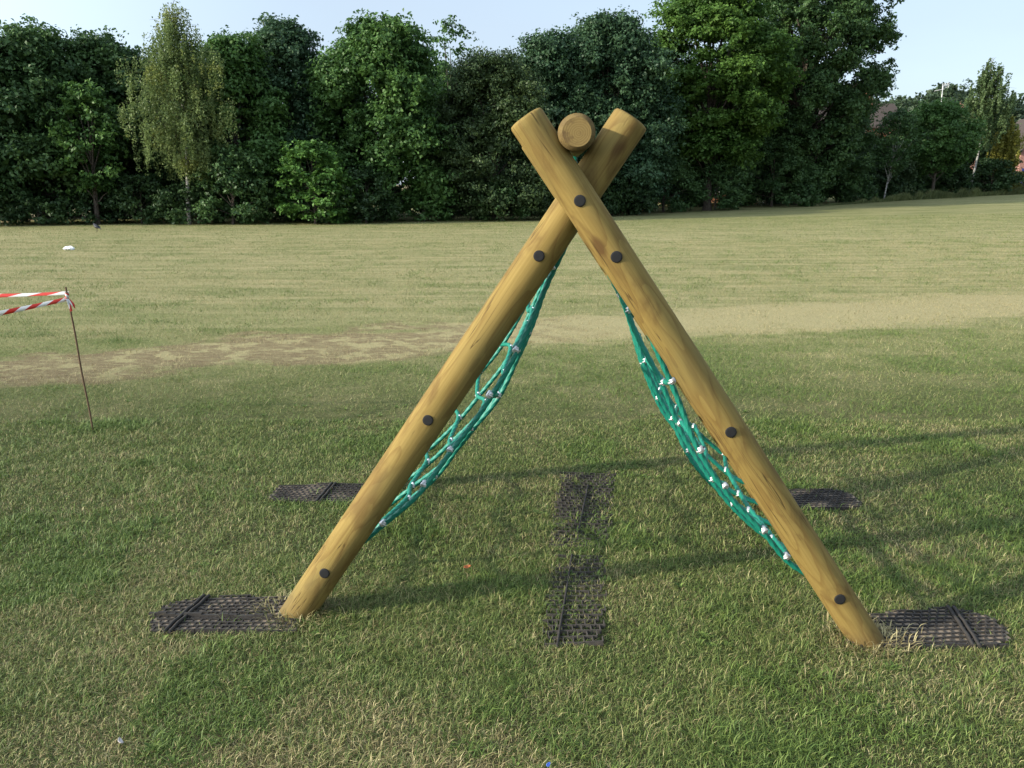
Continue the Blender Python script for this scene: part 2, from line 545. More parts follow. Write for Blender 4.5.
pr, ra, rd = pole(r_foot, r_top, rad=.0565, ph=.4)
for p in ((579, 201), (615, 257), (728, 432), (840, 599)): bolt_cap(pr, ra, rd, *p, .0565)
pl_, la, ld = pole(l_foot, l_top, rad=.0610, ph=2.1)
for p in ((541, 256), (429, 420), (323, 573)): bolt_cap(pl_, la, ld, *p, .0610)
# back pair, hidden squarely behind the front one
back = rdir * LEN
pole(r_foot + back - rdir * .116, r_top + back - rdir * .116, ph=3.3)
pole(l_foot + back + udir * .05, l_top + back + udir * .045, ph=5.1)
bc = on_plane(577, 132, OFF_R - .075)
beam, ba, bd = pole(bc, bc + rdir * (LEN + .20), 'ridge_beam', 0.0, .0565, True, 1.0)

# nets ---------------------------------------------------------------
ROPE_R = .0091


def resample(pts, step):
    pts = np.array([tuple(p) for p in pts]); seg = np.linalg.norm(np.diff(pts, axis=0), axis=1)
    s = np.concatenate([[0], np.cumsum(seg)]); n = max(2, int(s[-1] / step))
    u = np.linspace(0, s[-1], n)
    return np.stack([np.interp(u, s, pts[:, k]) for k in range(3)], -1), u


def smooth_path(ctrl, k=10):
    c = [Vector(p) for p in ctrl]; c = [c[0] * 2 - c[1]] + c + [c[-1] * 2 - c[-2]]
    out = []
    for i in range(1, len(c) - 2):
        p0, p1, p2, p3 = c[i - 1:i + 3]
        for j in range(k):
            t = j / k
            out.append(.5 * ((2 * p1) + (p2 - p0) * t + (2 * p0 - 5 * p1 + 4 * p2 - p3) * t * t + (3 * p1 - p0 - 3 * p2 + p3) * t ** 3))
    out.append(c[-2])
    return out


def rope(m, ctrl, r=ROPE_R):
    P, u = resample(smooth_path(ctrl), .0045)
    n = 12
    T = np.gradient(P, axis=0); T /= np.linalg.norm(T, axis=1)[:, None]
    ref = np.array([.3, .9, .3]); A = np.cross(T, ref); A /= np.linalg.norm(A, axis=1)[:, None]; B = np.cross(T, A)
    th = 2 * np.pi * np.arange(n) / n
    tw = u * 150.0
    rr = r * (1 + .17 * np.cos(4 * th[None] - tw[:, None] * 1.0))
    vs = P[:, None] + rr[..., None] * (A[:, None] * np.cos(th)[None, :, None] + B[:, None] * np.sin(th)[None, :, None])
    N = len(P); ii, kk = np.meshgrid(np.arange(N - 1), np.arange(n), indexing='ij')
    f = np.stack([ii * n + kk, ii * n + (kk + 1) % n, (ii + 1) * n + (kk + 1) % n, (ii + 1) * n + kk], -1).reshape(-1, 4)
    base = sum(len(x) for x in m[0])
    m[0].append(vs.reshape(-1, 3)); m[1].append(f + base)


def net(foot, top, inward, s0z, s1z, sag_mid, sag_edge, seed, name_label, sexp, off=0.0):
    """rope net slung between a front pole and the back pole behind it"""
    rr_ = random.Random(seed)
    d = (top - foot).normalized()
    f0 = foot - rdir * foot.dot(rdir)          # line in the ridge-normal plane
    nrm = (inward - d * inward.dot(d)).normalized()
    if nrm.z > 0: nrm = -nrm
    tF, tB = foot.dot(rdir) + .02, foot.dot(rdir) + LEN + .0
    top_p = f0 + d * (s0z / d.z) + nrm * off; bot_p = f0 + d * (s1z / d.z)

    def P(s, t, w=1.0):
        sg = (sag_edge + (sag_mid - sag_edge) * (4 * t * (1 - t)) ** .8) * (math.sin(math.pi * min(1, max(0, s)) ** sexp)) ** .85 if 0 < s < 1 else 0
        j = .011 * w
        q = top_p.lerp(bot_p, s) + nrm * (sg + rr_.uniform(-j, j)) + d * rr_.uniform(-j, j) * .8
        return q + rdir * (tF + (tB - tF) * (t + rr_.uniform(-j, j) * .7))
    nS = [.0, .15, .30, .45, .58, .70, .81, .91, 1.0]
    tS = [.04, .22, .40, .58, .77, .96]
    G = [[P(s, t, 0 if i in (0, len(nS) - 1) else 1) for t in tS] for i, s in enumerate(nS)]
    m = ([], [])
    beam_ax = bc - rdir * bc.dot(rdir)
    for j, t in enumerate(tS):                  # up and down the slope, hung from the beam
        hang = beam_ax - Vector((0, 0, .068)) + nrm * .0 + rdir * (tF + (tB - tF) * (.06 + .88 * t))
        rope(m, [hang] + [G[i][j] for i in range(len(nS))])
    for i in range(1, len(nS)):                 # across, pole to pole, zig-zagging to its neighbours
        s = nS[i]
        a0 = f0 + d * ((s0z + (s1z - s0z) * (s - .02)) / d.z) + rdir * (foot.dot(rdir) + RP * .7) 
        a1 = a0 + rdir * (LEN - RP * 1.5)
        row = [G[i][j].lerp(G[i - 1][j], (.22 if (i + j) % 2 else -.0) if i < len(nS) - 1 else 0) for j in range(len(tS))]
        row = [q - nrm * .012 for q in row]
        rope(m, row)
    Vv = np.concatenate(m[0]); Ff = np.concatenate(m[1])
    nb = link(bpy.data.objects.new('rope_net', fast_mesh('rope_net', Vv, np.full(len(Ff), 4), Ff, M_ROPE, True)), frame)
    nb['label'] = name_label
    for i in range(1, len(nS)):
        for j in range(len(tS)):
            k = (.22 if (i + j) % 2 else 0.0) if i < len(nS) - 1 else 0
            c = G[i][j].lerp(G[i - 1][j], k) - nrm * .006
            ax = (G[i - 1][j] - G[min(i + 1, len(nS) - 1)][j]).normalized()
            if rr_.random() < .4: ax = (ax * .5 + rdir * .8).normalized()
            ln = rr_.uniform(.009, .013)
            mm = MB(); mm.tube([c - ax * ln, c - ax * ln * .8, c + ax * ln * .8, c + ax * ln], [.0102, .0124, .0124, .0102], 14)
            e = ax.cross(nrm).normalized()
            mm.tube([c + e * .0125 * math.cos(a) + nrm * .0135 * math.sin(a) for a in np.linspace(0, math.pi * 1.15, 9)], .0030, 8)
            mm.build('metal_clamp', M_ALU, nb, Matrix.Translation(c))


def z_on(foot, top, px, py, off):
    return on_plane(px, py, off).z


zl1 = on_plane(350, 534, OFF_L).z - .17
zr1 = on_plane(815, 566, OFF_R).z - .105
cross_z = on_plane(577, 196, OFF_L).z
net(l_foot, l_top, Vector((1, 0, -.5)), cross_z - .02, zl1, .188, .112, 3, 'green rope net on the left slope', 1.14, .032)
net(r_foot, r_top, Vector((-1, 0, -.5)), cross_z - .02, zr1, .175, .105, 5, 'green rope net on the right slope', 1.78)

# ------------------------------------------------------------------ rubber mats
MATS = []


def inside(poly, x, y):
    x = np.asarray(x); y = np.asarray(y); c = np.zeros(x.shape, bool)
    n = len(poly); j = n - 1
    for i in range(n):
        xi, yi = poly[i]; xj, yj = poly[j]
        k = ((yi > y) != (yj > y)) & (x < (xj - xi) * (y - yi) / (yj - yi + 1e-12) + xi)
        c ^= k; j = i
    return c


def vnoise(x, y, s, seed):
    r_ = np.random.default_rng(seed); tab = r_.random((256, 256))
    x = x * s + 1000; y = y * s + 1000
    xi, yi = np.floor(x).astype(int), np.floor(y).astype(int); fx, fy = x - xi, y - yi
    fx = fx * fx * (3 - 2 * fx); fy = fy * fy * (3 - 2 * fy)
    g = lambda a, b_: tab[a % 256, b_ % 256]
    return (g(xi, yi) * (1 - fx) + g(xi + 1, yi) * fx) * (1 - fy) + (g(xi, yi + 1) * (1 - fx) + g(xi + 1, yi + 1) * fx) * fy


def mat(pix, label, grown, seams=(), folds=(), soil=True, cell=(.030, .027), hole=None):
    poly = [(gp(*p).x, gp(*p).y) for p in pix]
    MATS.append((poly, grown))
    cx = sum(p[0] for p in poly) / len(poly); cy = sum(p[1] for p in poly) / len(poly)
    root = empty('rubber_mat', (cx, cy, 0)); tag(root, label, 'rubber mat', 'rubber grass mats under the climbing frame')
    m = MB(); cw, chh = cell
    x0, x1 = min(p[0] for p in poly), max(p[0] for p in poly); y0, y1 = min(p[1] for p in poly), max(p[1] for p in poly)
    rr_ = random.Random(len(MATS)); bw = .0034 if grown else .0050

    def hz(x, y): return (.0105 if grown else .010) + .006 * math.sin(9 * x + 4 * y) * math.sin(7 * y + 2) + (.004 if not grown else .0)
    ok = lambda x, y: bool(inside(poly, np.array(x), np.array(y)))
    rows = int((y1 - y0) / chh) + 2
    for r_ in range(rows):
        y = y0 + r_ * chh; sh = (r_ % 2) * cw / 2
        for c_ in range(int((x1 - x0) / cw) + 2):
            x = x0 + c_ * cw + sh
            if grown and vnoise(np.array(x), np.array(y), 9, 21) < .17: continue
            jx, jy = rr_.uniform(-.002, .002), rr_.uniform(-.002, .002)
            if ok(x, y) and ok(x + cw, y): m.bar((x + jx - .001, y + jy, hz(x, y) - .016), (x + cw + jx + .001, y + jy, hz(x + cw, y) - .016), bw, .0200)
            if ok(x, y) and ok(x, y + chh): m.bar((x + jx, y + jy + .0036, hz(x, y) - .0165), (x + jx, y + chh + jy - .0036, hz(x, y + chh) - .0165), bw * .94, .0195)
    m.build('cell_grid', M_DUSTY if grown else M_RUBBER, root, Matrix.Translation((cx, cy, 0)))
    if soil:
        s = MB()
        n = len(poly)
        gx, gy = np.linspace(x0, x1, 40), np.linspace(y0, y1, 26)
        for i_ in range(39):
            for j_ in range(25):
                if all(ok(gx[i_ + e_], gy[j_ + f_]) for e_ in (0, 1) for f_ in (0, 1)) and gy[j_] > y0 + chh * 1.3:
                    q_ = [(gx[i_], gy[j_]), (gx[i_ + 1], gy[j_]), (gx[i_ + 1], gy[j_ + 1]), (gx[i_], gy[j_ + 1])]
                    s.add([(X_, Y_, hz(X_, Y_) + .0005 - .006 * float(vnoise(np.array(X_), np.array(Y_), 16, 9))) for X_, Y_ in q_], [(0, 1, 2, 3)], 0, True)
        s.build('soil_infill', M_MUD, root, Matrix.Translation((cx, cy, 0)))
    for (a, b_) in seams:
        s = MB(); A, B = gp(*a), gp(*b_); dn = (B - A).normalized().cross(Vector((0, 0, 1)))
        K = 9
        for o_ in ((0,) if grown else (-.010, .010)):
            pts = [A.lerp(B, k / K) + dn * o_ + Vector((0, 0, hz(*(A.lerp(B, k / K)).xy) + .007 + .002 * math.sin(k * 2))) for k in range(K + 1)]
            s.tube(pts, .0045 if grown else .0065, 6)
        s.build('joint_strip', M_RUBBER, root, Matrix.Translation((cx, cy, 0)))
    for (a, b_, h_) in folds:
        s = MB(); A, B = gp(*a), gp(*b_); K = 14
        for k in range(K):
            p, q = A.lerp(B, k / K), A.lerp(B, (k + 1) / K)
            s.bar(p + Vector((0, 0, -.004)), q + Vector((0, 0, -.004)), .010, h_ + .004 * math.sin(k * 1.7))
        s.build('mat_edge', M_RUBBER, root, Matrix.Translation((cx, cy, 0)))


mat([(196, 599), (240, 598), (308, 600), (300, 634), (240, 638), (146, 637), (152, 620), (166, 606)],
    'black rubber grass mat under the foot of the left wooden pole', False, [((207, 599), (167, 637))], [((150, 619), (273, 622), .031)])
mat([(850, 622), (874, 615), (915, 613), (945, 608), (967, 612), (990, 619), (1004, 629), (1013, 643), (1000, 650), (940, 653), (870, 650), (842, 646)],
    'black rubber grass mat with a rounded end under the foot of the right wooden pole', False, [((950, 611), (976, 651))], [((860, 648), (1008, 648), .020)])
mat([(276, 488), (330, 486), (395, 485), (392, 504), (340, 505), (268, 503)],
    'small flat rubber mat on the grass behind the left pole, farther from the camera', False, [((334, 487), (318, 504))])
mat([(770, 492), (835, 491), (855, 497), (864, 508), (850, 511), (790, 513), (765, 512)],
    'small flat rubber mat on the grass behind the right pole, farther from the camera', False)
mat([(552, 556), (606, 554), (608, 600), (605, 652), (540, 651), (545, 600)],
    'overgrown rubber mat between the poles, the nearer one, grass growing through it', True, [((572, 558), (557, 650))], soil=False, cell=(.034, .040))
mat([(560, 474), (617, 473), (615, 505), (610, 547), (549, 547), (554, 505)],
    'overgrown rubber mat between the poles, the farther one, straw around it', True, [((588, 488), (578, 536))], soil=False, cell=(.034, .040))

# ------------------------------------------------------------------ grass blades (one mass)
def blades():
    bands = [(1.55, 3.4, 34000, .9), (3.4, 5.6, 18000, 1.1), (5.6, 9.5, 5600, 1.45), (9.5, 16, 1900, 2.1), (16, 26, 1000, 2.6), (26, 44, 330, 3.6)]
    Vs, Sz, Ix, A1, A2, A3 = [], [], [], [], [], []
    base = 0
    for (y0, y1, dens, s) in bands:
        hwid = .64 * y1 + .8
        n = int(dens * (y1 - y0) * 2 * hwid)
        x = rng.uniform(-hwid, hwid, n); y = rng.uniform(y0, y1, n)
        keep = np.abs(x) < .64 * y + .8
        for poly, grown in MATS:
            mx_ = sum(p[0] for p in poly) / len(poly); my_ = sum(p[1] for p in poly) / len(poly)
            ins = inside([(mx_ + (p[0] - mx_) * .95, my_ + (p[1] - my_) * .92) for p in poly], x, y)
            keep &= ~(ins & (rng.random(n) < (.60 if grown else .93)))
        yc = 9.25 + .40 * x - .010 * x * x
        band = np.clip(1.25 - np.abs(y - yc) / (1.15 + .05 * x), 0, 1)
        keep &= rng.random(n) > band * np.clip(.5 - x * .12, .0, .62)
        x, y = x[keep], y[keep]; n = len(x); band = band[keep]
        clump = vnoise(x, y, 9, 1) * .5 + vnoise(x, y, 3, 2) * .5
        wd = (vnoise(x, y, 2.2, 3) * .6 + vnoise(x, y, 11, 4) * .4)
        weed = (rng.random(n) < np.clip((wd - .50) * 3.0, 0, .75)).astype(float)
        hgt = (.010 + .024 * clump * rng.uniform(.5, 1.3, n)) * (1 + .35 * weed) * (1 - .35 * band) * 1.15
        longer = rng.random(n) < .03
        hgt = np.where(longer, hgt * 1.8, hgt)
        hgt *= 1 + .18 * (s - 1)
        wid = rng.uniform(.0012, .0026, n) * s * (1 + .4 * weed)
        az = rng.uniform(0, 2 * np.pi, n); lean = rng.uniform(.5, 2.4, n)
        lean = np.where(rng.random(n) < .4, rng.uniform(2.4, 6, n), lean)
        z0 = terr(x, y)
        dx, dy = np.cos(az), np.sin(az)
        fa = az + rng.uniform(-1, 1, n) + np.pi / 2
        px, py = np.cos(fa) * wid / 2, np.sin(fa) * wid / 2
        k = np.sqrt(1 + lean ** 2)
        L = hgt * 1.25
        m1 = np.stack([x + dx * L * .35 * lean / k, y + dy * L * .35 * lean / k, z0 + L * .62 / k ** .7], -1)
        tip = np.stack([x + dx * L * lean / k, y + dy * L * lean / k, z0 + L * np.clip(1.0 / k, .12, 1)], -1)
        P = np.stack([px, py, np.zeros(n)], -1)
        B0 = np.stack([x, y, z0 - .004], -1)
        if s < 1.4:
            V = np.stack([B0 - P * .8, B0 + P * .8, m1 + P, m1 - P, tip], 1)
            ix = np.arange(n)[:, None] * 5 + np.array([[0, 1, 2, 3, 3, 2, 4]]) + base
            sz = np.tile([4, 3], n); rep = 2; base += 5 * n
        else:
            V = np.stack([B0 - P, B0 + P, tip], 1)
            ix = np.arange(n)[:, None] * 3 + np.array([[0, 1, 2]]) + base
            sz = np.full(n, 3); rep = 1; base += 3 * n
        Vs.append(V.reshape(-1, 3)); Ix.append(ix.ravel()); Sz.append(sz)
        A1.append(np.repeat(rng.random(n), rep)); A2.append(np.repeat(rng.random(n), rep)); A3.append(np.repeat(weed * (1 - band), rep))
    # rosettes of broad-leaved weeds, and rank tufts round the pole feet
    def extra(x, y, z0, az, L, wid, lean, weed):
        nonlocal base
        n = len(x); dx, dy = np.cos(az), np.sin(az); P = np.stack([-dy * wid / 2, dx * wid / 2, np.zeros(n)], -1); k = np.sqrt(1 + lean ** 2)
        B0 = np.stack([x, y, z0 - .003], -1)
        m1 = np.stack([x + dx * L * .5 * lean / k, y + dy * L * .5 * lean / k, z0 + L * .62 / k], -1)
        tip = np.stack([x + dx * L * lean / k, y + dy * L * lean / k, z0 + L * .75 / k], -1)
        Vs.append(np.stack([B0 - P * .35, B0 + P * .35, m1 + P, m1 - P, tip], 1).reshape(-1, 3))
        Ix.append((np.arange(n)[:, None] * 5 + np.array([[0, 1, 2, 3, 3, 2, 4]]) + base).ravel()); Sz.append(np.tile([4, 3], n)); base += 5 * n
        A1.append(np.repeat(rng.random(n) * (.25 if weed < .5 else 1), 2)); A2.append(np.repeat(rng.random(n), 2)); A3.append(np.full(2 * n, weed))
    ros = [(432, 600), (470, 590), (515, 560), (590, 575), (610, 470), (640, 475), (540, 520), (420, 560), (380, 585), (720, 640), (330, 650), (900, 690), (200, 560), (240, 470), (690, 470)]
    cen = [gp(*p) for p in ros]
    cen = [(c.x + rng.normal() * .06, c.y + rng.normal() * .08) for c in cen for _ in range(5)] + [(rng.uniform(-.5, .5) * yy * 1.15, yy) for yy in rng.uniform(2.0, 6.5, 70)]
    for (cx_, cy_) in cen:
        n = int(rng.integers(6, 12)); az = rng.uniform(0, 6.28) + np.arange(n) * 2.4
        extra(np.full(n, cx_) + np.cos(az) * .004, np.full(n, cy_) + np.sin(az) * .004, np.zeros(n) + .004, az, rng.uniform(.016, .036, n), rng.uniform(.005, .009, n), rng.uniform(.8, 2.4, n), 1.0)
    for ft in (r_foot, l_foot):
        n = 620; a = rng.uniform(0, 6.28, n); rr_ = .064 + rng.exponential(.035, n)
        extra(ft.x + np.cos(a) * rr_ * 1.15 - .02 * np.sign(ft.x), ft.y + np.sin(a) * rr_, np.zeros(n), a + rng.normal(size=n) * 1.1, rng.uniform(.03, .085, n), rng.uniform(.0018, .0034, n), rng.uniform(.3, 2.5, n), 0.0)
    me = fast_mesh('grass', np.concatenate(Vs), np.concatenate(Sz), np.concatenate(Ix), M_GRASS, False,
                   {'rnd': np.concatenate(A1), 'rnd2': np.concatenate(A2), 'weed': np.concatenate(A3)})
    tag(link(bpy.data.objects.new('grass', me)), 'short mown grass with straw-coloured dry patches across the field', 'grass', kind='stuff')


blades()

# ------------------------------------------------------------------ stake, tape, litter, bird
M_STAKE = simple('rusty_iron', (.10, .062, .036), .85, .2, .4, 60)
sb, st = gp(93, 431), at(66, 287, gp(93, 431).y)
m = MB(); K = 14
pts = [sb.lerp(st, k / K) + Vector((.002 * math.sin(k * .8), 0, 0)) for k in range(-1, K + 1)]
m.tube(pts, .0056, 8)
o = m.build('stake', M_STAKE, None, Matrix.Translation(sb))
tag(o, 'thin rusty metal stake leaning in the grass with tape tied at its top', 'stake')


def tape_mat():
    t = NT('hazard_tape')
    uv = t.n('ShaderNodeUVMap').outputs[0]
    sx = t.n('ShaderNodeSeparateXYZ'); t.t.links.new(uv, sx.inputs[0])
    v = t.math('MULTIPLY_ADD', sx.outputs[1], .35, sx.outputs[0])
    k = t.math('GREATER_THAN', t.math('FRACT', v), .5)
    c = t.mix(k, (.78, .76, .72), (.62, .045, .025))
    b_ = t.bsdf(c, .35, 0, None, .5)
    tr = t.n('ShaderNodeBsdfTranslucent'); t.t.links.new(c, tr.inputs[0])
    mm = t.n('ShaderNodeMixShader'); mm.inputs[0].default_value = .3
    t.t.links.new(b_, mm.inputs[1]); t.t.links.new(tr.outputs[0], mm.inputs[2])
    return t.out(mm.outputs[0])


def tape():
    Y = sb.y
    A = at(67, 293, Y); A2 = at(67, 299, Y)
    e1 = at(-150, 296, Y - .1); e2 = at(-150, 338, Y - .9)
    vs, fs, uvs = [], [], []

    def strip(p, q, w, tw0, tw1, sag, per):
        n = 60; L = (q - p).length; base = len(vs)
        for k in range(n + 1):
            f = k / n; c = p.lerp(q, f) - Vector((0, 0, sag * 4 * f * (1 - f)))
            a = tw0 + (tw1 - tw0) * f + .35 * math.sin(f * 9 + tw0)
            d_ = Vector((0, math.sin(a), math.cos(a))) * w / 2
            vs.extend([c - d_, c + d_]); uvs.extend([(f * L / per, 0), (f * L / per, 1)])
        fs.extend([(base + 2 * k, base + 2 * k + 1, base + 2 * k + 3, base + 2 * k + 2) for k in range(n)])
    strip(A, e1, .025, .4, .9, .012, .24)
    strip(A2, e2, .029, .3, -.5, .014, .13)
    strip(A2 + Vector((.008, -.012, 0)), A2 + Vector((.03, -.02, -.075)), .03, .5, 1.6, .0, .13)
    strip(A2 + Vector((.0, -.014, .004)), A2 + Vector((.045, .0, -.05)), .026, 1.1, .2, -.006, .13)
    # wrap round the stake joining the two runs
    n = 16; base = len(vs)
    for k in range(n + 1):
        f = k / n; a = f * 4 * math.pi; c = A.lerp(A2, f) + Vector((math.cos(a) * .011, math.sin(a) * .011, 0))
        vs.extend([c - Vector((0, 0, .014)), c + Vector((0, 0, .014))]); uvs.extend([(f * .6, 0), (f * .6, 1)])
    fs.extend([(base + 2 * k, base + 2 * k + 1, base + 2 * k + 3, base + 2 * k + 2) for k in range(n)])
    me = bpy.data.meshes.new('hazard_tape'); me.from_pydata([tuple(v - A) for v in vs], [], fs)
    ul = me.uv_layers.new(name='UVMap')
    for lp in me.loops: ul.data[lp.index].uv = uvs[lp.vertex_index]
    me.materials.append(tape_mat())
    for p in me.polygons: p.use_smooth = True
    o = link(bpy.data.objects.new('hazard_tape', me), None, Matrix.Translation(A))
    sm = o.modifiers.new('thickness', 'SOLIDIFY'); sm.thickness = .0006
    tag(o, 'red and white striped barrier tape stretched from the top of the stake', 'tape')


tape()


def leaf_bit(px, py, size, col, name, label, cat, rz, curl=.35):
    c = gp(px, py, .028); n = 7; vs = []; fs = []
    for i in range(n + 1):
        f = i / n * 2 - 1; wv = math.sqrt(max(0, 1 - f * f)) * .45 * (1 - .25 * f) + .02
        for s_ in (-1, -.5, 0, .5, 1):
            vs.append((f * size, wv * size * s_, size * (curl * abs(s_) ** 2 * .5 + curl * f * f * .7)))
    for i in range(n):
        for k in range(4): fs.append((i * 5 + k, i * 5 + k + 1, (i + 1) * 5 + k + 1, (i + 1) * 5 + k))
    m = MB(); m.add(vs, fs, 0, True)
    o = m.build(name, simple(name, col, .7, 0, .3, 120), None, Matrix.Translation(c) @ Matrix.Rotation(rz, 4, 'Z') @ Matrix.Rotation(.5, 4, 'X'), local=True)
    sm = o.modifiers.new('thickness', 'SOLIDIFY'); sm.thickness = .0012
    tag(o, label, cat)


leaf_bit(467, 567, .017, (.42, .13, .045), 'fallen_leaf', 'small orange-brown dead leaf on the grass between the poles', 'leaf', .6)
leaf_bit(120, 742, .016, (.42, .38, .36), 'dry_leaf', 'pale grey curled dead leaf in the near grass, lower left', 'leaf', 2.2)
leaf_bit(548, 765, .010, (.10, .18, .60), 'plastic_scrap', 'tiny blue plastic scrap in the grass at the bottom edge', 'litter', 1.1)

# crumpled white bag far out on the field
lc = gp(69, 250); m = MB(); nU, nV = 18, 9; vs = []; rl = random.Random(2)
for j in range(nV + 1):
    for i in range(nU):
        a = 2 * math.pi * i / nU; e = math.pi * j / nV - math.pi / 2
        r_ = 1 + rl.uniform(-.16, .16)
        vs.append((.135 * r_ * math.cos(a) * math.cos(e), .09 * r_ * math.sin(a) * math.cos(e), .04 + .045 * r_ * math.sin(e) * (1.1 + .3 * math.cos(a * 2))))
fs = [(j * nU + i, j * nU + (i + 1) % nU, (j + 1) * nU + (i + 1) % nU, (j + 1) * nU + i) for j in range(nV) for i in range(nU)]
m.add(vs, fs, 0, False)
tag(m.build('plastic_bag', simple('white_plastic', (.80, .80, .80), .45, 0, .06, 20), None, Matrix.Translation(lc), local=True), 'crumpled white plastic bag lying far out on the field', 'bag')

# small dark bird on the field
bp_ = gp(97, 231.5)
m = MB()
m.tube([(-.13, 0, .14), (-.10, 0, .15), (-.04, 0, .165), (.03, 0, .19), (.08, 0, .225), (.105, 0, .25), (.125, 0, .262), (.145, 0, .26), (.158, 0, .256), (.19, 0, .246)],
       [.012, .04, .066, .07, .055, .036, .035, .03, .014, .003], 12)
m.tube([(-.09, 0, .15), (-.17, 0, .12), (-.25, 0, .095)], [.03, .022, .018], 8)
m.tube([(.0, .022, .13), (.005, .022, .07), (.0, .022, 0), (.035, .022, .003)], .006, 6)
m.tube([(.0, -.022, .13), (-.01, -.022, .07), (.0, -.022, 0), (.035, -.022, .003)], .006, 6)
for s_ in (-1, 1):
    m.tube([(.06, .05 * s_, .20), (-.02, .068 * s_, .18), (-.12, .045 * s_, .15), (-.19, .02 * s_, .13)], [.02, .032, .022, .006], 8)
tag(m.build('bird', simple('black_feathers', (.015, .015, .018), .5), None, Matrix.Translation(bp_) @ Matrix.Rotation(R(150), 4, 'Z'), local=True), 'small black bird standing on the grass near the left trees', 'bird')

# ------------------------------------------------------------------ trees
BARK = bark_mat('bark', (.035, .028, .022), (.11, .09, .07))
BIRCH = birch_bark()


def quads_from(C, N, size, aspect, rg):
    """leaf faces: diamonds at C facing N"""
    n = len(C)
    N = N / (np.linalg.norm(N, axis=1)[:, None] + 1e-9)
    ref = rg.normal(size=(n, 3)); ref[:, 2] -= .6
    U = ref - N * (ref * N).sum(1)[:, None]; U /= np.linalg.norm(U, axis=1)[:, None] + 1e-9
    W = np.cross(N, U)
    s = (size * rg.uniform(.65, 1.35, n))[:, None]
    fold = N * s * .18
    return np.stack([C - U * s * .5, C + W * s * aspect * .5 - U * s * .08 + fold, C + U * s * .5, C - W * s * aspect * .5 - U * s * .08 + fold], 1)


def build_crown(name, quads, rnd, matr, root, M):
    V = quads.reshape(-1, 3); Mi = np.array(M.inverted())
    V = V @ Mi[:3, :3].T + Mi[:3, 3]
    n = len(quads)
    me = fast_mesh(name, V, np.full(n, 4), np.arange(4 * n), matr, False, {'rnd': rnd})
    return link(bpy.data.objects.new(name, me), root, M)


def crown_leaves(lobes, per_area, size, aspect, rg, flat=.0, core=70):
    Q, Rn = [], []
    for (c, r, fz) in lobes:
        n = int(per_area * r * r * (0.55 + .45 * fz))
        v = rg.normal(size=(n, 3)); v /= np.linalg.norm(v, axis=1)[:, None]
        v[:, 2] = np.where((v[:, 2] < -.1) & (rg.random(n) < .6), -v[:, 2], v[:, 2])
        lump = 1 + .22 * np.sin(v[:, 0] * 5 + c[0] * 3) * np.sin(v[:, 1] * 5 + c[1] * 2) + .20 * np.sin(v[:, 2] * 7 + c[2] * 5 + v[:, 0] * 4)
        rr_ = r * lump * np.where(rg.random(n) < .12, rg.uniform(1.0, 1.30, n), rg.uniform(.55, 1.0, n) ** .6)
        P = np.array(c)[None] + v * rr_[:, None] * np.array([1, 1, fz])[None]
        # gather into sprays
        ns = max(1, min(n, 3), n // 14); sp_ = rg.integers(0, ns, n)
        P = P[sp_] + rg.normal(size=(n, 3)) * np.array([1, 1, .6]) * (.085 * r + .07)
        v = v[sp_]
        nrm = v * (.55 - .3 * flat) + rg.normal(size=(n, 3)) * (.5 - .25 * flat) + np.array([0, 0, .35 + flat])
        Q.append(quads_from(P, nrm, size, aspect, rg)); Rn.append(np.clip(rg.random(n) * .7 + rg.random() * .3, 0, 1))
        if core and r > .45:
            n = int(2.6 * core * r * r) + 6                    # large filler leaves inside each lobe, inner shade put into their darker tint
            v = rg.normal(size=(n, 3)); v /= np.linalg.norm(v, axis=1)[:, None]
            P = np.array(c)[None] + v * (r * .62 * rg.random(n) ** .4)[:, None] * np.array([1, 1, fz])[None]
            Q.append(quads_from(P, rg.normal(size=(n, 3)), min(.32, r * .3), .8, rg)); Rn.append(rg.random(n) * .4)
    return np.concatenate(Q), np.concatenate(Rn)


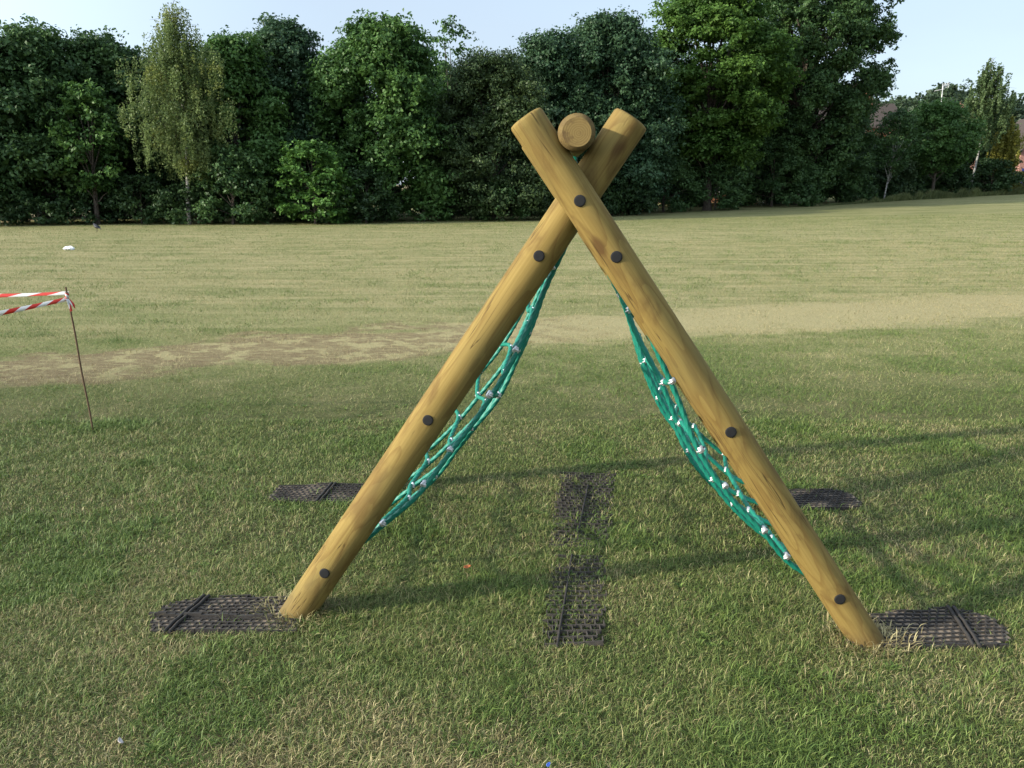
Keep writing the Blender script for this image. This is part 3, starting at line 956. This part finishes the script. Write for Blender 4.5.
def tree(name, label, px, Y, topy, halfw, mat_, seed, bot_frac=.12, cat='tree', lobes=46, lobe_r=(.11, .2), fz=.8, dens=820, size=.17, aspect=.62,
         bark=BARK, shape='round', lean=0.0, flat=0.0, trunk_r=.018, group='trees along the far edge of the field', sparse=0.0, sprigs=26, lobbias=1.0):
    """broadleaf tree or shrub filling the given outline; all sizes in metres from its own distance"""
    rg = np.random.default_rng(seed)
    b = at(px, 200, Y); b.z = float(terr(b.x, b.y))
    T = at(px, topy, Y).z - b.z
    W = abs(at(px + halfw, 200, Y).x - at(px, 200, Y).x)
    root = empty(name, b); tag(root, label, cat, group)
    M = Matrix.Translation(b)
    cb = T * bot_frac
    lob = []; D = W * .85
    prof = {'round': lambda u: math.sin(math.pi * (.12 + .80 * u)) ** .75, 'cone': lambda u: (1.02 - u) ** .75 * min(1, .55 + u * 2.2),
            'top': lambda u: .45 + .6 * math.sin(math.pi * (.05 + .78 * u)), 'dome': lambda u: math.sqrt(max(0, 1 - (u * .97) ** 2.2)) * (.88 + .12 * min(1, u * 4))}[shape]
    for i in range(lobes):
        u = (i + rg.random()) / lobes
        u = u ** lobbias
        a = i * 2.39996 + rg.uniform(-.5, .5)
        R_ = prof(u); rad = math.sqrt(rg.uniform(.25, 1.0))
        lr = rg.uniform(*lobe_r) * (W + T * .5) * .80
        z = cb + (T - cb) * u * .97
        z = min(z, T - lr * fz * .8); z = max(z, lr * fz * .55)
        x = math.cos(a) * max(0, W * R_ - lr * .35) * rad + lean * z; y = math.sin(a) * max(0, D * R_ - lr * .55) * rad
        lob.append(((b.x + x, b.y + y, b.z + z), lr, fz * rg.uniform(.8, 1.15)))
    # sprigs that break the outline
    for i in range(sprigs):
        u = rg.uniform(.25, 1.0); a = rg.uniform(0, 2 * math.pi); R_ = prof(u)
        lr = rg.uniform(.03, .07) * (W + T * .5) * .6
        z = cb + (T - cb) * min(.97, u * 1.0)
        lob.append(((b.x + math.cos(a) * W * R_ * .97 + lean * z, b.y + math.sin(a) * D * R_, b.z + max(z, lr)), lr, 1.3))
    for i in range(max(3, sprigs // 5)):
        lr = rg.uniform(.03, .05) * (W + T * .5) * .6
        lob.append(((b.x + rg.uniform(-.25, .25) * W + lean * T, b.y + rg.uniform(-.2, .2) * D, b.z + T * rg.uniform(.90, 1.0)), lr, 2.0))
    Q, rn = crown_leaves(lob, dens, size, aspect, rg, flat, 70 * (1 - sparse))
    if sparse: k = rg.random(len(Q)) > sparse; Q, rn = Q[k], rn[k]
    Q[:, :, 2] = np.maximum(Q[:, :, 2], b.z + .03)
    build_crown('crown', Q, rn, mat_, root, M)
    m = MB(); tr = T * trunk_r
    tp = [b + Vector((lean * T * f + .10 * math.sin(f * 5 + seed) * tr * 4, .08 * math.sin(f * 4), T * f * .86 - .1 * (f == 0))) for f in (0, .03, .12, .3, .5, .7, .88, 1)]
    m.tube(tp, [tr * 1.5, tr * 1.15, tr, tr * .85, tr * .65, tr * .45, tr * .25, tr * .1], 9)
    for (c, r, f_) in lob[:lobes:2]:
        c = Vector(c); hz = max(.15 * T, (c.z - b.z) * .55); f = min(.95, hz / (T * .86))
        k = f * 7; p = tp[0].lerp(tp[-1], f)
        mid = p.lerp(c, .55) + Vector((0, 0, r * .25))
        m.tube([p, mid, c], [tr * .35, tr * .2, tr * .07], 5, cap=False)
    m.build('trunk', bark, root, M)
    return root


def birch(label, px, Y, topy, boty, halfw, mat_, seed, strands=420, lean=0.0, group='silver birches among the trees', trunk_px=None, narrow_top=True, size=.085, first=.25):
    rg = np.random.default_rng(seed)
    b = at(trunk_px or px, 200, Y); b.z = float(terr(b.x, b.y))
    c0 = at(px, 200, Y)
    T = at(px, topy, Y).z - b.z; cb = max(.5, at(px, boty, Y).z - b.z)
    W = abs(at(px + halfw, 200, Y).x - c0.x)
    root = empty('birch_tree', b); tag(root, label, 'birch tree', group); M = Matrix.Translation(b)
    tr = T * .0085
    tp = [b + Vector(((c0.x - b.x) * min(1, f * 1.6) + .12 * math.sin(f * 6 + seed), 0, T * f - .1 * (f == 0))) for f in (0, .04, .15, .3, .5, .7, .9, 1)]
    m = MB(); m.tube(tp, [tr * 1.4, tr * 1.1, tr, tr * .85, tr * .6, tr * .38, tr * .16, tr * .06], 9)
    axis = lambda f: tp[min(6, int(f * 7))].lerp(tp[min(7, int(f * 7) + 1)], f * 7 - int(f * 7)) if f < 1 else tp[-1]
    Q, Rn = [], []
    nb = 46
    br = []
    for i in range(nb):
        f = first + (1 - first) * ((i + rg.random()) / nb)
        a = i * 2.39996; p = b + Vector((c0.x - b.x, 0, T * f))
        u = (f - first) / (1 - first)
        L = W * min(1, (1.04 - u) * 1.9) ** .85 * min(1, .55 + 2.4 * u) * rg.uniform(.55, 1.1)
        d_ = Vector((math.cos(a), math.sin(a) * .8, 0))
        tip = p + d_ * L + Vector((0, 0, L * .35)); md = p.lerp(tip, .55) + Vector((0, 0, L * .22))
        m.tube([p - Vector((0, 0, L * .3)), md, tip], [tr * .22, tr * .10, tr * .04], 5, mi=1, cap=False)
        br.append((p, md, tip, L, u))
    for i in range(strands):
        p, md, tip, L, u = br[int(rg.integers(nb))]
        if u > .8 and rg.random() < .6: continue
        k = rg.uniform(.15, 1.05)
        s = (p.lerp(md, k * 2) if k < .5 else md.lerp(tip, (k - .5) * 2)) + Vector(rg.normal(size=3)) * .12
        ln = min(rg.uniform(.5, 2.1) * T / 10, max(.3, s.z - b.z - cb * rg.uniform(.8, 1.2)))
        n = int(ln * 34) + 3
        t = rg.random(n); t = t ** .8
        sw = rg.uniform(-.12, .12, 2)
        P = np.stack([s.x + sw[0] * t * ln + rg.normal(size=n) * .055, s.y + sw[1] * t * ln + rg.normal(size=n) * .055, s.z - t * ln + rg.normal(size=n) * .03], -1)
        N = rg.normal(size=(n, 3)) + np.array([0, -.2, .2])
        Q.append(quads_from(P, N, size, .7, rg)); Rn.append(np.clip(rg.random(n) * .6 + rg.random() * .4, 0, 1))
    build_crown('crown', np.concatenate(Q), np.concatenate(Rn), mat_, root, M)
    m.build('trunk', [BIRCH, BARK], root, M)
    return root


L_DARK = leaf_mat('leaf_dark', (0.030, 0.070, 0.024), (0.086, 0.156, 0.046))
L_BLUE = leaf_mat('leaf_blue_green', (0.023, 0.057, 0.026), (0.066, 0.124, 0.053))
L_MID = leaf_mat('leaf_mid', (0.033, 0.082, 0.021), (0.099, 0.191, 0.044))
L_MAPLE = leaf_mat('leaf_maple', (.042, .100, .020), (.112, .202, .037), trans=.38)
L_HAZEL = leaf_mat('leaf_hazel', (0.039, 0.099, 0.021), (0.103, 0.211, 0.041))
L_OLIVE = leaf_mat('leaf_olive', (.030, .056, .020), (.078, .118, .040))
L_BIRCH = leaf_mat('leaf_birch', (.092, .140, .042), (.190, .248, .088), odd=(.30, .29, .05), odd_amt=.3, trans=.4)
L_BIRCH2 = leaf_mat('leaf_birch_green', (.055, .098, .038), (.135, .190, .070), trans=.4)
L_YELLOW = leaf_mat('leaf_yellow', (0.138, 0.139, 0.025), (0.304, 0.290, 0.057), trans=.4)
L_IVY = leaf_mat('leaf_ivy', (0.019, 0.042, 0.016), (0.055, 0.103, 0.031))

TL = np.array([(-150, 34), (0, 34.6), (330, 37.5), (512, 40.8), (660, 49.5), (760, 55), (850, 62), (1024, 77), (1150, 88)])
tl = lambda px: float(np.interp(px, TL[:, 0], TL[:, 1]))


def T_(name, label, px, dy, topy, hw, mt, seed, **k): return tree(name, label, px, tl(px) + dy, topy, hw, mt, seed, **k)


T_('broadleaf_tree', 'dark green tree cut off by the left edge of the picture', -28, 3.0, 26, 80, L_DARK, 1, shape='dome', bot_frac=.08)
T_('broadleaf_tree', 'dark bushy tree second from the left edge with spiky top shoots', 44, 4.0, 30, 72, L_DARK, 2, shape='dome', bot_frac=.10, sprigs=40)
T_('broadleaf_tree', 'dark round tree just left of the tall yellowish birch', 112, 5.0, 38, 66, L_DARK, 3, shape='dome', bot_frac=.10)
T_('young_tree', 'smaller mid green tree with bright leaf sprays in front of the dark left trees', 96, 2.2, 84, 34, L_MID, 4, shape='round', bot_frac=.22, lobes=26, fz=.6, dens=650, sparse=.2)
birch('tall weeping silver birch with yellow-green hanging leaves left of the frame', 188, tl(184) + 1.5, 2, 174, 54, L_BIRCH, 5, strands=1150, trunk_px=190)
T_('broadleaf_tree', 'mid green tree half hidden behind the right side of the yellowish birch', 240, 3.4, 36, 54, L_MID, 6, shape='dome', bot_frac=.12)
T_('broadleaf_tree', 'blue-green dark tree with two rounded tops between birch and the oak', 292, 5.5, 26, 62, L_BLUE, 7, shape='dome', bot_frac=.12)
T_('hazel_bush', 'low layered hazel bush with bright leaves reaching down to the grass', 314, .8, 142, 42, L_HAZEL, 8, cat='bush', shape='dome', bot_frac=.03, fz=.42, flat=.35, lobes=44, lobe_r=(.12, .2), size=.17, group='bushes under the trees')
T_('oak_tree', 'large round mid green oak left of the crossed poles', 384, 3.4, 20, 76, L_MID, 9, shape='dome', bot_frac=.10, lobes=58, sprigs=34)
T_('ash_tree', 'thin sparse ash with wispy top shoots behind the olive tree', 452, 6.0, 18, 34, L_MID, 10, shape='round', bot_frac=.3, lobes=24, lobe_r=(.07, .12), sparse=.35, dens=520, trunk_r=.011, sprigs=30)
T_('hawthorn_tree', 'dull olive brown hawthorn directly left of the pole tops', 494, 2.2, 54, 68, L_OLIVE, 11, shape='dome', bot_frac=.06, lobes=54, size=.12, dens=1100)
T_('broadleaf_tree', 'small dark tree behind the crossing of the poles', 548, 5.5, 36, 52, L_BLUE, 12, shape='dome', bot_frac=.12)
T_('oak_tree', 'dark blue-green oak rising behind the tops of the crossed poles', 606, 3.2, 16, 70, L_BLUE, 13, shape='dome', bot_frac=.10, lobes=56, sprigs=34)
T_('maple_tree', 'bright green maple with layered leaf sprays right of the poles', 706, 1.6, -14, 76, L_MAPLE, 14, shape='round', bot_frac=.24, fz=.42, flat=.35, lobes=70, lobe_r=(.10, .17), size=.2, sprigs=40)
T_('tall_oak_tree', 'tallest dark tree with open airy branches on its right side', 796, 2.0, -70, 76, L_DARK, 15, shape='top', bot_frac=.10, lobes=150, lobe_r=(.06, .105), size=.19, sprigs=90, dens=900)
T_('broadleaf_tree', 'dark tree filling the gap behind the maple and the tall oak', 742, 9.0, 36, 74, L_BLUE, 16, shape='dome', bot_frac=.05)

T_('broadleaf_tree', 'dark leafy tree under the right-hand branches of the tallest tree', 842, 1.0, 82, 30, L_DARK, 17, shape='dome', bot_frac=.04, lobes=36)
# the second row, closing the gaps
back_row = [(-60, 60, L_DARK, 'dark tree of the second row, beyond the left edge'), (8, 62, L_BLUE, 'dark tree of the second row between the two leftmost trees'), (76, 66, L_DARK, 'dark tree of the second row behind the smaller bright-sprayed tree'), (150, 64, L_BLUE, 'dark tree of the second row seen left of the yellowish birch crown'),
            (196, 58, L_DARK, 'dark tree of the second row straight behind the yellowish birch'), (262, 70, L_DARK, 'dark tree of the second row left of the blue-green tree'), (335, 62, L_BLUE, 'dark tree of the second row left of the large round oak'), (428, 66, L_DARK, 'dark tree of the second row between oak and wispy ash'),
            (470, 72, L_BLUE, 'dark tree of the second row behind the hawthorn'), (535, 70, L_DARK, 'dark tree of the second row left of the pole tops'), (580, 60, L_DARK, 'dark tree of the second row straight behind the pole tops'), (656, 66, L_BLUE, 'dark tree of the second row left of the maple'),
            (770, 70, L_DARK, 'dark tree of the second row below the tallest tree')]
for i, (px, ty, mt, lab) in enumerate(back_row):
    T_('broadleaf_tree', lab, px, 9 + (i % 3) * 1.5, ty, 62, mt, 100 + i, shape='dome', bot_frac=.02, lobes=34, lobe_r=(.14, .22), dens=520, size=.24, sprigs=20)

# shrubs and undergrowth below the trees
shr = [(-20, 196, 34, L_IVY, 'low dark shrub at the left edge under the trees'), (36, 198, 30, L_IVY, 'low dark shrub under the second tree from the left'),
       (140, 178, 40, L_IVY, 'dark shrub just left of the yellowish birch trunk'), (232, 150, 40, L_DARK, 'tall dark shrub right of the yellowish birch trunk'),
       (186, 186, 40, L_IVY, 'dark shrub directly behind the yellowish birch trunk'), (84, 192, 34, L_IVY, 'dark shrub behind the trunk of the smaller bright-sprayed tree'), (502, 178, 36, L_DARK, 'dark shrub at the foot of the hawthorn'), (320, 176, 40, L_DARK, 'dark shrub behind the hazel bush'),
       (268, 186, 26, L_IVY, 'dark shrub tucked against the left side of the hazel bush'), (366, 168, 36, L_IVY, 'dark shrub against the right side of the hazel bush'), (424, 186, 34, L_MID, 'greenish shrub in the shade under the oak'),
       (470, 168, 36, L_OLIVE, 'olive shrub below the hawthorn'), (540, 172, 40, L_IVY, 'dark ivy shrub behind the left pole top'),
       (612, 152, 44, L_IVY, 'dark ivy shrub right of the crossed poles'), (664, 150, 40, L_DARK, 'tall dark shrub below the maple, left side'),
       (716, 160, 42, L_DARK, 'tall dark shrub below the maple, right side'), (772, 140, 46, L_DARK, 'large dark shrub under the left side of the tallest tree'), (836, 158, 40, L_IVY, 'dark shrub under the right side of the tallest tree')]
for i, (px, ty, hw, mt, lab) in enumerate(shr):
    T_('shrub', lab, px, 1.2 + (i % 3) * .7, ty, hw, mt, 40 + i, cat='shrub', shape='dome', bot_frac=.02, lobes=26, lobe_r=(.14, .24), dens=760, size=.14, sprigs=16, group='bushes under the trees', trunk_r=.02)

# the right-hand corner
T_('thin_tree', 'small thin tree with a pale leaning trunk right of the tallest tree', 884, -1.5, 112, 24, L_DARK, 61, shape='round', bot_frac=.35, lobes=32, lobe_r=(.1, .16), sparse=.1, lean=.10, bark=BIRCH, trunk_r=.008)
T_('round_tree', 'round dense green tree with bare trunk in the right corner', 932, -1.0, 104, 40, L_MID, 62, shape='round', bot_frac=.30, lobes=40, size=.18)
birch('slim silver birch with curved white trunk standing above the right corner', 976, tl(975), 58, 150, 26, L_BIRCH2, 63, strands=330, trunk_px=967, size=.17, first=.46)
birch('short weeping birch with yellowish leaves at the right corner', 1000, tl(1000) - 1, 116, 178, 16, L_YELLOW, 64, strands=420, trunk_px=1000, size=.14, first=.35)
cs = [(880, 152, 34, L_OLIVE, 3, 'olive bush hiding the lower part of the brown-roofed house'), (915, 112, 32, L_DARK, 8, 'tall dark bush behind the left side of the round tree'), (975, 112, 34, L_DARK, 8, 'tall dark bush behind the slim birch'), (994, 124, 18, L_OLIVE, 6, 'olive bush behind the short weeping birch'), (862, 140, 40, L_IVY, 5, 'dark bush behind the thin pale-trunked tree'), (905, 128, 40, L_DARK, 6, 'dark bush behind the round tree, left side'), (958, 122, 36, L_OLIVE, 7, 'olive bush between round tree and slim birch'),
      (990, 160, 26, L_IVY, -1, 'low dark bush at the foot of the short weeping birch'), (1064, 150, 30, L_DARK, 5, 'dark bush cut off by the right edge'), (945, 165, 30, L_IVY, 2, 'dark low bush under the round tree'), (894, 165, 30, L_IVY, 2.5, 'dark low bush beside the leaning pale trunk'),
      (1022, 172, 14, L_YELLOW, -2, 'small yellow-green bush at the right edge')]
for i, (px, ty, hw, mt, dy, lab) in enumerate(cs):
    T_('bush', lab, px, dy, ty, hw, mt, 70 + i, cat='bush', shape='dome', bot_frac=.02, lobes=30, lobe_r=(.14, .22), dens=650, size=.19, sprigs=16, group='bushes in the right corner', trunk_r=.02)

# rough long grass along the right-hand edge of the field
rg = np.random.default_rng(5)
n = 30000
px = rg.uniform(820, 1120, n); Y = np.interp(px, TL[:, 0], TL[:, 1]) - 1.2 + rg.exponential(1.0, n) * .9 - 1.6
d0 = (px - 512) / F; X = d0 * (Y * cp + .35)
hh = rg.uniform(.25, .85, n) * np.clip((px - 810) / 120, .12, 1) * (.7 + .3 * np.sin(px * .31 + np.sin(px * .13) * 2)); z0 = terr(X, Y)
az = rg.uniform(0, 6.28, n); wv = rg.uniform(.015, .04, n); ln = rg.uniform(.1, .5, n) * hh
A_ = np.stack([X - np.cos(az) * wv, Y - np.sin(az) * wv, z0 - .02], -1); B_ = np.stack([X + np.cos(az) * wv, Y + np.sin(az) * wv, z0 - .02], -1)
C_ = np.stack([X + np.cos(az * 3) * ln, Y + np.sin(az * 3) * ln, z0 + hh], -1)
me = fast_mesh('rough_grass', np.stack([A_, B_, C_], 1).reshape(-1, 3), np.full(n, 3), np.arange(3 * n), leaf_mat('rough_grass', (.065, .085, .030), (.17, .19, .07)), False, {'rnd': rg.random(n)})
tag(link(bpy.data.objects.new('rough_grass', me)), 'tall unmown grass along the foot of the right-hand trees', 'grass', kind='stuff')

# distant wood on the rise
Q, Rn = [], []
lob = []
for i in range(150):
    px = rg.uniform(835, 1190); Y = rg.uniform(165, 215)
    ty = 97 + 7 * math.sin(px * .045) + 5 * math.sin(px * .11 + 1) + rg.uniform(0, 26) * (1 if i % 2 else 0)
    p = at(px, ty, Y); r = rg.uniform(2.0, 4.2)
    for k in range(4): lob.append(((p.x + rg.uniform(-2, 2), p.y, p.z - r - k * 3.6), r * (1 + .12 * k), .9))
Q, rn = crown_leaves(lob, 60, .7, .7, rg, 0, 0)
me = fast_mesh('distant_wood', Q.reshape(-1, 3), np.full(len(Q), 4), np.arange(4 * len(Q)), leaf_mat('leaf_far', (.028, .050, .026), (.070, .105, .050)), False, {'rnd': rn})
tag(link(bpy.data.objects.new('distant_wood', me)), 'far wood on the rise behind the houses', 'woodland', kind='stuff')


# ------------------------------------------------------------------ houses glimpsed behind the trees
def brick_mat(name, a, b_):
    t = NT(name)
    o = t.obj()
    sx = t.n('ShaderNodeSeparateXYZ'); t.t.links.new(o, sx.inputs[0])
    cb = t.n('ShaderNodeCombineXYZ'); t.put(cb.inputs[0], t.math('ADD', sx.outputs[0], sx.outputs[1])); t.put(cb.inputs[1], sx.outputs[2])
    br = t.n('ShaderNodeTexBrick'); t.t.links.new(cb.outputs[0], br.inputs['Vector'])
    br.inputs['Color1'].default_value = (*a, 1); br.inputs['Color2'].default_value = (*b_, 1); br.inputs['Mortar'].default_value = (.40, .35, .30, 1)
    br.inputs['Scale'].default_value = 1; br.inputs['Mortar Size'].default_value = .006; br.inputs['Brick Width'].default_value = .225; br.inputs['Row Height'].default_value = .075
    return t.out(t.bsdf(br.outputs[0], .9, 0, None, .1))


BR1 = brick_mat('orange_brick', (.34, .115, .06), (.42, .16, .085)); BR2 = brick_mat('red_brick', (.26, .10, .075), (.33, .14, .10))
M_TILE = simple('roof_tile', (.050, .038, .031), .85, 0, .3, 8); M_TILE2 = simple('red_roof_tile', (.30, .11, .065), .85, 0, .3, 8)
M_WIN = simple('window_glass', (.03, .04, .06), .12, 0, .2, 3, .6); M_FR = simple('white_frame', (.75, .75, .73), .5, 0, .05)
M_DARKBLUE = simple('blue_door_paint', (.03, .045, .16), .5, 0, .15)


def house(label, px0, px1, Y, eavy, ridgey, brick, tile, depth=7.0, gable=False, aerial_px=None, blue=False):
    a, b_ = at(px0, 200, Y), at(px1, 200, Y)
    zb = float(terr((a.x + b_.x) / 2, Y)) - .15
    ze, zr = at((px0 + px1) / 2, eavy, Y).z, at((px0 + px1) / 2, ridgey, Y + depth / 2).z
    cx = (a.x + b_.x) / 2; w2 = (b_.x - a.x) / 2
    root = empty('brick_house', (cx, Y + depth / 2, zb)); tag(root, label, 'house', 'brick houses behind the trees')
    M = Matrix.Translation((cx, Y + depth / 2, zb)); h = ze - zb; hr = zr - zb; d2 = depth / 2
    m = MB()
    m.add([(-w2, -d2, 0), (w2, -d2, 0), (w2, d2, 0), (-w2, d2, 0), (-w2, -d2, h), (w2, -d2, h), (w2, d2, h), (-w2, d2, h)],
          [(0, 1, 5, 4), (1, 2, 6, 5), (2, 3, 7, 6), (3, 0, 4, 7)])
    if gable: m.add([(-w2, -d2, h), (w2, -d2, h), (0, -d2, hr), (-w2, d2, h), (w2, d2, h), (0, d2, hr)], [(0, 1, 2), (4, 3, 5)])
    else: m.add([(-w2, -d2, h), (-w2, d2, h), (-w2, 0, hr), (w2, -d2, h), (w2, d2, h), (w2, 0, hr)], [(1, 0, 2), (3, 4, 5)])
    m.build('wall', brick, root, M, local=True)
    r_ = MB(); e = .35; t = .14
    if gable: sec = [(-w2 - e, h - e * (hr - h) / w2), (0, hr), (w2 + e, h - e * (hr - h) / w2)]
    else: sec = [(-d2 - e, h - e * (hr - h) / d2), (0, hr), (d2 + e, h - e * (hr - h) / d2)]
    L = (d2 if gable else w2) + e
    vs = []
    for s_ in (-L, L):
        for dz in (0.01, t):
            for (u, z) in sec: vs.append((u, s_, z + dz) if gable else (s_, u, z + dz))
    r_.add(vs, [(0, 1, 4, 3), (1, 2, 5, 4), (6, 9, 10, 7), (7, 10, 11, 8), (3, 4, 10, 9), (4, 5, 11, 10), (0, 6, 7, 1), (1, 7, 8, 2), (0, 3, 9, 6), (2, 8, 11, 5)])
    rf = r_.build('roof', tile, root, M, local=True)
    c = MB(); c.box((w2 * .4, -.35, hr - .6), (w2 * .4 + .7, .35, hr + .9)); c.box((w2 * .4 + .1, -.2, hr + .9), (w2 * .4 + .35, .05, hr + 1.2)); c.build('chimney', brick, rf, M, local=True)
    nw = max(2, int(w2 * 2 / 2.6))
    for fl in range(2):
        for k in range(nw):
            x = -w2 + (k + .5) * 2 * w2 / nw; z = .9 + fl * 2.6
            if z + 1.2 > h: continue
            f = MB(); f.box((x - .62, -d2 - .05, z - .06), (x + .62, -d2 + .02, z)); f.box((x - .62, -d2 - .05, z + 1.2), (x + .62, -d2 + .02, z + 1.26))
            f.box((x - .62, -d2 - .05, z), (x - .55, -d2 + .02, z + 1.2)); f.box((x + .55, -d2 - .05, z), (x + .62, -d2 + .02, z + 1.2)); f.box((x - .03, -d2 - .045, z), (x + .03, -d2 + .02, z + 1.2))
            fo = f.build('window', M_FR, root, M, local=True)
            g = MB(); g.box((x - .55, -d2 - .02, z), (x - .03, -d2 + .01, z + 1.2)); g.box((x + .03, -d2 - .02, z), (x + .55, -d2 + .01, z + 1.2)); g.build('pane', M_WIN, fo, M, local=True)
    if blue:
        g = MB(); g.box((-w2 + .3, -d2 - .06, .1), (-w2 + 2.6, -d2 + .02, 2.2)); g.build('garage_door', M_DARKBLUE, root, M, local=True)
    if aerial_px:
        q = at(aerial_px[0], aerial_px[1], Y + d2) - Vector((cx, Y + d2, zb)); base = hr - .1
        g = MB(); g.tube([(q.x, 0, base), (q.x, 0, q.z)], .05, 6)
        g.tube([(q.x - .9, 0, q.z - .55), (q.x + .2, 0, q.z - .35)], .04, 6); g.tube([(q.x - .1, 0, q.z), (q.x + .8, .1, q.z + .12)], .04, 6)
        for k in range(5): g.tube([(q.x - .8 + k * .2, -.35, q.z - .53 + k * .036), (q.x - .8 + k * .2, .35, q.z - .53 + k * .036)], .025, 5); g.tube([(q.x + k * .18, .1, q.z + k * .03 - .3), (q.x + k * .18, .1, q.z + k * .03 + .3)], .025, 5)
        g.build('aerial', M_ALU, rf, M, local=True)


house('orange brick house glimpsed through the leaves behind the maple', 640, 735, 68, 118, 90, BR1, M_TILE2)
house('orange brick house with brown roof just right of the tallest tree', 806, 897, 82, 126, 105, BR1, M_TILE)
house('house with a television aerial mostly hidden behind the round tree', 905, 985, 104, 132, 112, BR2, M_TILE, aerial_px=(943, 86))
house('dark red brick gable house at the right edge of the picture', 1015, 1085, 90, 150, 118, BR2, M_TILE, gable=True, blue=True)
